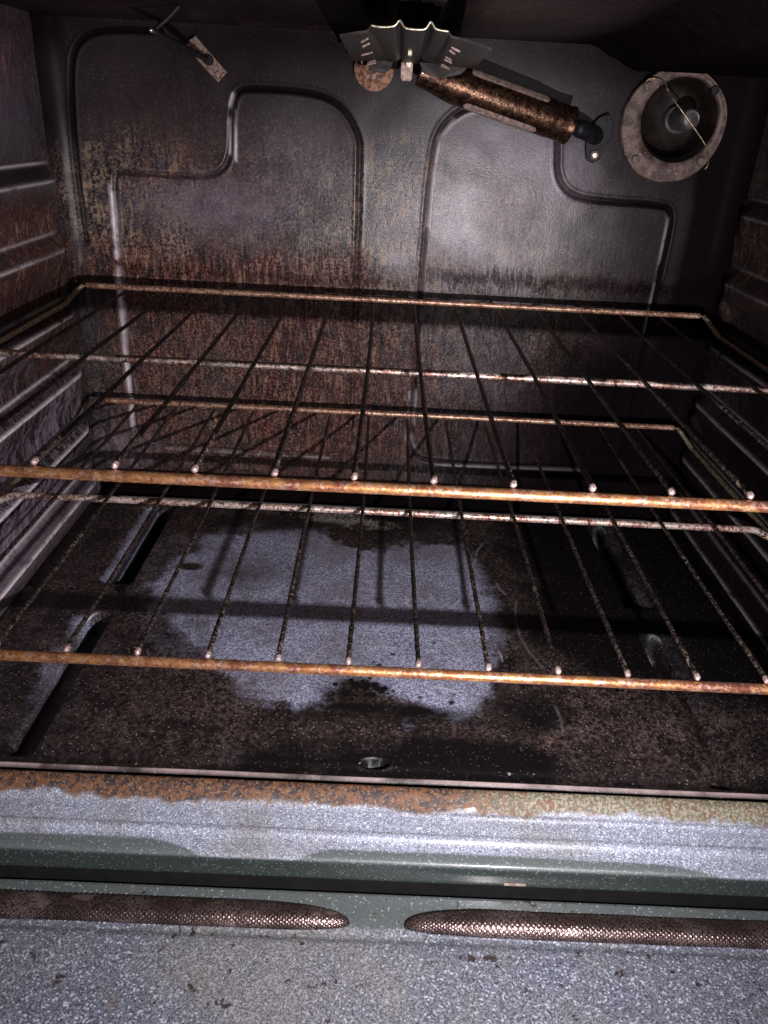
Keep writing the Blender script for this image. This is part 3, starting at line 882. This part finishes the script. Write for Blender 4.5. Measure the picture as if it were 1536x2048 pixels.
def copy_thing(src, loc, label):
    r = src.copy(); S.collection.objects.link(r); r.location = loc; r['label'] = label
    for ch in list(src.children):
        c = ch.copy(); S.collection.objects.link(c); c.parent = r
        for g in ch.children:
            d_ = g.copy(); S.collection.objects.link(d_); d_.parent = c
    return r
copy_thing(rack, (0, 0, -.1085), 'lower of the two wire oven racks, just above the burnt bottom panel')

# ------------------------------------------------------------------ oven lamp
LP = Vector((.230, .029, .157))
lampo = thing('oven_lamp', 'round oven lamp with dull metal ring and thin wire clip on back wall', 'oven lamp', LP)
def ring_mb(seg=96):
    V = []; F = []
    for k in range(seg):
        a = 2 * math.pi * k / seg; ca, sa = math.cos(a), math.sin(a)
        ro = .0445 + .0004 * math.sin(5 * a) + (.0006 if -2.2 < a - 2 * math.pi < -1.0 else 0)
        inn = lambda r: (.0045 + r * ca, .0040 + r * sa)
        out = lambda r: (r * ca, r * sa)
        pts = []
        for q, y in ((inn(.0325), .006), (inn(.0325), -.0008), (inn(.0335), -.0020)): pts.append((q[0], y, q[1]))
        i0, o0 = inn(.0335), out(ro - .0008)
        for f, y in ((.35, -.0026), (.7, -.0020)): pts.append((i0[0] * (1 - f) + o0[0] * f, y, i0[1] * (1 - f) + o0[1] * f))
        pts += [(o0[0], -.0022, o0[1]), (out(ro)[0], -.0012, out(ro)[1]), (out(ro)[0], .006, out(ro)[1])]
        V += pts
    m_ = 8
    for k in range(seg):
        for i in range(m_):
            F.append((k * m_ + i, k * m_ + (i + 1) % m_, ((k + 1) % seg) * m_ + (i + 1) % m_, ((k + 1) % seg) * m_ + i))
    return MB().add(V, F)
ring_mb().build('flange', M_flange, lampo, angle=50)
cup = [(.0335, .001), (.0330, -.0005), (.0315, -.001), (.0300, -.0045), (.0285, -.0060), (.0270, -.018), (.020, -.028), (.0001, -.029)]
# the recess stands proud of the wall panel, behind it a cup
cupf = [(.0330, .0010), (.0322, -.0030), (.0300, -.0055), (.0295, -.0120), (.0285, -.0290), (.024, -.036), (.0001, -.037)]
MB().lathe((.0045, 0, .0040), cupf, seg=64).build('socket_cup', M_cup, lampo, angle=60)
bulb = MB().lathe((.0115, .032, .0050), [(.0110, -.004), (.0110, .006), (.0088, .007), (.0088, .034), (.0082, .0385), (.0070, .0400), (.0062, .0396), (.0050, .0400), (.0001, .0405)], axis=(0, -1, 0), seg=36)
bulb.build('bulb', M_bulb, lampo, angle=50)
for (x, z) in ((.202, .185), (.2585, .185), (.202, .129), (.262, .1275)):
    v = Vector((x, 0, z)) - Vector((LP.x, 0, LP.z)); v = v.normalized() * .0390
    MB().disc((v.x, -.0030, v.z), .0036, .0022, seg=20).build('screw', M_iron if x > .23 and z > .15 else M_flange, lampo)
clip = smooth_path([(-.032, -.003, .027), (-.030, -.006, .0335), (-.022, -.008, .0335), (-.014, -.004, .031), (-.009, .004, .026), (-.008, -.006, .021), (.004, -.010, .009), (.018, -.010, -.004), (.030, -.009, -.0155), (.0335, -.006, -.022), (.036, -.0035, -.029), (.034, -.002, -.033)], 2)
MB().tube(clip, .0006, .001, seg=8).build('wire_clip', M_iron if False else M_side, lampo, angle=80)

# ------------------------------------------------------------------ temperature probe
pr = thing('temperature_probe', 'thin dark temperature probe on a small rusty plate, upper left of the back wall', 'temperature probe', (-.165, .033, .187))
O = Vector(pr.location)
pl = [Vector((-.174, .031, .204)), Vector((-.182, .031, .197)), Vector((-.171, .031, .184)), Vector((-.157, .031, .171)), Vector((-.149, .031, .179)), Vector((-.160, .031, .190))]
MB().plate([p - O for p in pl], (0, -.0022, 0)).build('mounting_plate', M_plate, pr, smooth=False, bevel=.0005)
for p in ((-.1768, .199), (-.1565, .1765)):
    MB().disc((p[0] - O.x, .0290 - O.y, p[1] - O.z), .0026, .0016, seg=18).build('screw', M_plate, pr)
MB().disc((-.1640 - O.x, .0290 - O.y, .187 - O.z), .0042, .0035, seg=20).build('collar', M_iron, pr)
rod = [Vector((-.164, .026, .187)) - O, Vector((-.1745, -.095, .1962)) - O]
MB().tube([rod[0], rod[1]], .0023, .004, seg=12).build('probe_rod', M_iron, pr, angle=80)
MB().tube([Vector((-.1745, -.096, .1962)) - O, Vector((-.1752, -.100, .1964)) - O], .0016, .0008, seg=10).build('probe_tip', M_bright, pr, angle=80)
MB().tube([Vector((-.1735, -.094, .1972)) - O, Vector((-.165, -.094, .2035)) - O, Vector((-.1555, -.094, .2120)) - O], .0014, .001, seg=8).build('hanger_wire', M_iron, pr, angle=80)

# ------------------------------------------------------------------ broil burner
bb = thing('broil_burner', 'broil burner under the oven ceiling with ribbed metal spreader and speckled brass feed tube', 'broil burner', (.02, -.1, .20))
O = Vector(bb.location)
def loc(p): return Vector(p) - O
fr = [(-.0385, .1875), (-.030, .1892), (-.0235, .1900), (-.0225, .1925), (-.0185, .1918), (-.0108, .1922), (-.0090, .1935), (-.0075, .1958), (-.0060, .1935), (-.0045, .1918), (.0010, .1915), (.0060, .1918), (.0072, .1935), (.0086, .1958), (.0102, .1935), (.0115, .1920), (.0185, .1915), (.020, .1895), (.0230, .1893), (.031, .1878), (.0415, .1850)]
bk = [(-.0420, .1890), (-.034, .1895), (-.0230, .1900), (-.0160, .1910), (-.0100, .1905), (-.0085, .1905), (-.0070, .1915), (-.0055, .1930), (-.0040, .1915), (-.0030, .1905), (.0035, .1903), (.0085, .1905), (.0098, .1915), (.0110, .1930), (.0125, .1915), (.0140, .1905), (.0210, .1900), (.0235, .1890), (.0270, .1890), (.038, .1885), (.0520, .1880)]
def loft_sheet(a, b, y0, y1, i0, i1, n=24, th=.0012, wav=0.):
    a = chaikin2(a[i0:i1], False, 2); b = chaikin2(b[i0:i1], False, 2); i0, i1 = 0, len(a)
    V = []; F = []
    m_ = i1 - i0
    for k in range(n):
        t = k / (n - 1)
        for side in (0, 1):
            for i in range(i0, i1):
                x = a[i][0] * (1 - t) + b[i][0] * t; z = a[i][1] * (1 - t) + b[i][1] * t
                V.append(loc((x, y0 * (1 - t) + y1 * t, z + side * th + wav * (k % 2))))
    for k in range(n - 1):
        for side in (0, 1):
            for i in range(m_ - 1):
                p = (k * 2 + side) * m_ + i; q = p + 2 * m_
                F.append((p, p + 1, q + 1, q))
        for i in (0, m_ - 1):
            p = k * 2 * m_ + i
            F.append((p, p + m_, p + 3 * m_, p + 2 * m_))
    for k in (0, n - 1):
        for i in range(m_ - 1):
            p = k * 2 * m_ + i
            F.append((p, p + 1, p + 1 + m_, p + m_))
    return MB().add(V, F)
spreader = loft_sheet(fr, bk, -.240, -.006, 3, 17).build('spreader_plate', M_sheet, bb, angle=30)
loft_sheet(fr, bk, -.236, -.02, 0, 4).build('spreader_wing', M_sheet, bb, angle=30)
loft_sheet(fr, bk, -.236, -.02, 16, 21).build('spreader_wing', M_sheet, bb, angle=30)
# bright worn front lip of the plate
lip = [Vector((x, -.2412, z + .0006)) - O for x, z in chaikin2(fr[3:17], False, 2)]
MB().tube(lip, .00065, .0006, seg=8).build('front_lip', M_bright, bb, angle=80)
for sgn, xs_ in ((-1, (-.0235, -.0375)), (1, (.0215, .0405))):
    for k in range(9):
        y = -.228 + k * .024 + random.uniform(-.003, .003)
        if k in (3, 6) or random.random() < .2: continue
        t = (y + .24) / .234
        xa = xs_[0] + (0.0 if sgn < 0 else .004 * t); xb = xa + sgn * random.uniform(.004, .0085)
        z = .1893
        MB().tube([loc((xa, y, z - .0012)), loc((xb, y + .004, z - .0030))], .0007, .0008, seg=8).build('louvre', M_slot, bb, angle=80)
for k in range(4):
    x = .034 + k * .0062
    MB().tube([loc((x - .003, -.012, .1830)), loc((x, -.014, .1890))], .0005, .0008, seg=8).build('louvre', M_slot, bb, angle=80)
# upper burner channel
MB().plate([loc(p) for p in ((-.0085, -.235, .2075), (-.0085, -.01, .2075), (.0165, -.01, .2075), (.0165, -.235, .2075))], (0, 0, .0050)).build('upper_channel', M_sheet, bb, smooth=False, bevel=.001)
# clip bracket at the rear with its two pale studs
mb = MB(); mb.plate([loc(p) for p in ((-.0045, -.004, .191), (-.0045, -.004, .180), (-.003, -.004, .178), (.0035, -.004, .178), (.005, -.004, .180), (.005, -.004, .191))], (0, -.002, 0))
clipb = mb.build('clip_bracket', M_slot, bb, smooth=False, bevel=.0005)
MB().disc(loc((.0015, -.0065, .1895)), .0024, .004, seg=16).build('stud', M_bright, bb)
MB().box(loc((.0005, -.115, .1898)), (.0032, .010, .003)).build('stud', M_bright, bb, smooth=False, bevel=.0005)
# round rusty wall plate
MB().disc(loc((-.0265, .031, .187)), .0165, .003, seg=40, bev=.15).build('wall_plate', M_rust, bb)
MB().disc(loc((-.0265, .0280, .1815)), .0026, .002, seg=16).build('screw', M_plate, bb)
for k in range(3):
    MB().tube([loc((-.037 + k * .0065, .010, .1960)), loc((-.0362 + k * .007, .020, .1885))], .0007, .001, seg=8).build('spring_finger', M_slot, bb, angle=80)
MB().plate([loc(p) for p in ((-.043, .024, .199), (-.040, .020, .189), (-.012, .016, .187), (-.006, .012, .187), (-.006, .012, .199))], (0, -.002, 0)).build('shield', M_sheet, bb, smooth=False, bevel=.0004)

for k, (x0, z0, x1, z1) in enumerate(((-.046, .2005, -.040, .1925), (-.036, .1995, -.033, .1915), (-.050, .1965, -.044, .1975))):
    MB().tube([loc((x0, .006, z0)), loc(((x0 + x1) / 2 + .001, .004, (z0 + z1) / 2 - .001)), loc((x1, .010, z1))], .0010, .001, seg=8).build('spring_finger', M_slot if k == 1 else M_sheet, bb, angle=80)
MB().plate([loc(p) for p in ((-.030, -.006, .1915), (-.030, -.003, .1840), (-.018, -.003, .1825), (-.012, -.004, .1860), (-.010, -.006, .1915))], (0, -.0015, 0)).build('finger_plate', M_sheet, bb, smooth=False, bevel=.0004)
MB().plate([loc(p) for p in ((.009, -.030, .1905), (.012, -.030, .1835), (.026, -.030, .1800), (.042, -.028, .1835), (.047, -.028, .1890), (.030, -.030, .1905))], (0, -.0014, 0)).build('tube_shroud', M_sheet, bb, smooth=False, bevel=.0004)

# venturi feed tube
A = Vector((.0105, -.012, .1848)); B = Vector((.1372, .004, .1525))
ax = (B - A).normalized()
L_ = (B - A).length
n = 70; path = [A + (B - A) * (k / n) for k in range(n + 1)]
rad = []
for k in range(n + 1):
    u = k / n
    r = .0105 + .0040 * ss(np.array(u), .0, .25)
    if u > .86: r = .0141
    if u > .985: r = .0147
    rad.append(float(r))
V, F = tube_arrays([loc(p) for p in path], rad, seg=40, round_end=False)
F = F[:-1]
tube = MB().add(V, F)
# inner wall and end ring
V2, F2 = tube_arrays([loc(B - ax * .018 + ax * .018 * k / 6) for k in range(7)], .0132, seg=40, round_end=False)
F2 = [f[::-1] for f in F2[:-2]] + [F2[-2]]
tube.add(V2, F2)
tube.build('feed_tube', M_tube, bb, angle=40)
side = ax.cross(Vector((0, 1, 0))).normalized()   # roughly up/down in the wall's plane
if side.z < 0: side = -side
fwd = side.cross(ax).normalized()
if fwd.y > 0: fwd = -fwd
def on_tube(u, ang, r):
    """ang 0 faces the room, +90 up"""
    return A + ax * (u * L_) + (fwd * math.cos(ang) + side * math.sin(ang)) * r
def tube_slot(u0, u1, a0, wid, mat, name, r=.0146, th=.0010):
    ns = 40; V = []; F = []
    rows = []
    hw = (u1 - u0) / 2; uc = (u0 + u1) / 2; rr = wid / 2 / r
    cap = (wid / 2) / L_
    for k in range(ns + 1):
        u = u0 + (u1 - u0) * k / ns
        e = min(u - u0, u1 - u)
        w = rr * math.sqrt(max(0.03, 1 - (1 - min(1, e / cap)) ** 2))
        rows.append([on_tube(u, a0 - w + 2 * w * q / 6, r + th) for q in range(7)])
    for row in rows:
        V += [loc(p) for p in row]
    for k in range(ns):
        for q in range(6):
            p = k * 7 + q; F.append((p, p + 1, p + 8, p + 7))
    base = len(V)
    for k, row in enumerate(rows):
        V += [loc(on_tube(u0 + (u1 - u0) * k / ns, a0, r * .9))]
    b_ = [k * 7 for k in range(ns + 1)]; t_ = [k * 7 + 6 for k in range(ns + 1)]
    for k in range(ns):
        F.append((b_[k], b_[k + 1], base + k + 1, base + k)); F.append((t_[k], t_[k + 1], base + k + 1, base + k))
    MB().add(V, F).build(name, mat, bb, angle=40)
tube_slot(.29, .80, math.radians(50), .0066, M_slot, 'air_slot')
tube_slot(.30, .78, math.radians(-52), .0062, M_slot, 'air_slot')
MB().disc(loc(on_tube(.80, math.radians(22), .0138)), .0027, .0014, axis=(on_tube(.8, math.radians(22), 1) - on_tube(.8, math.radians(22), 0)), seg=18).build('air_hole', M_iron, bb)
# orifice fitting and its dark bracket on the wall
MB().tube([loc(B - ax * .004), loc(B + ax * .008)], .0062, .001, seg=24).build('orifice', M_iron, bb, angle=60)
MB().tube([loc(B + ax * .004), loc((.1500, .010, .1500)), loc((.1690, .030, .1445))], .0070, .001, seg=24).build('gas_pipe', M_iron, bb, angle=60)
pl = [(.166, .160), (.1735, .1635), (.1785, .158), (.1795, .146), (.1735, .136), (.1725, .128), (.1665, .1245), (.161, .127), (.1590, .134), (.1575, .146), (.1600, .153)]
MB().plate([loc((x, .031, z)) for x, z in pl], (0, -.0025, 0)).build('bracket', M_iron, bb, smooth=False, bevel=.0006)
nut = MB().disc(loc((.1665, .0285, .1310)), .0040, .0025, seg=6, bev=.1).build('nut', M_flange, bb, smooth=False)
MB().disc(loc((.1665, .0260, .1310)), .0022, .0015, seg=16).build('bolt', M_bright, bb)
MB().disc(loc((.1738, .0285, .1600)), .0022, .0015, seg=16).build('screw', M_iron, bb)
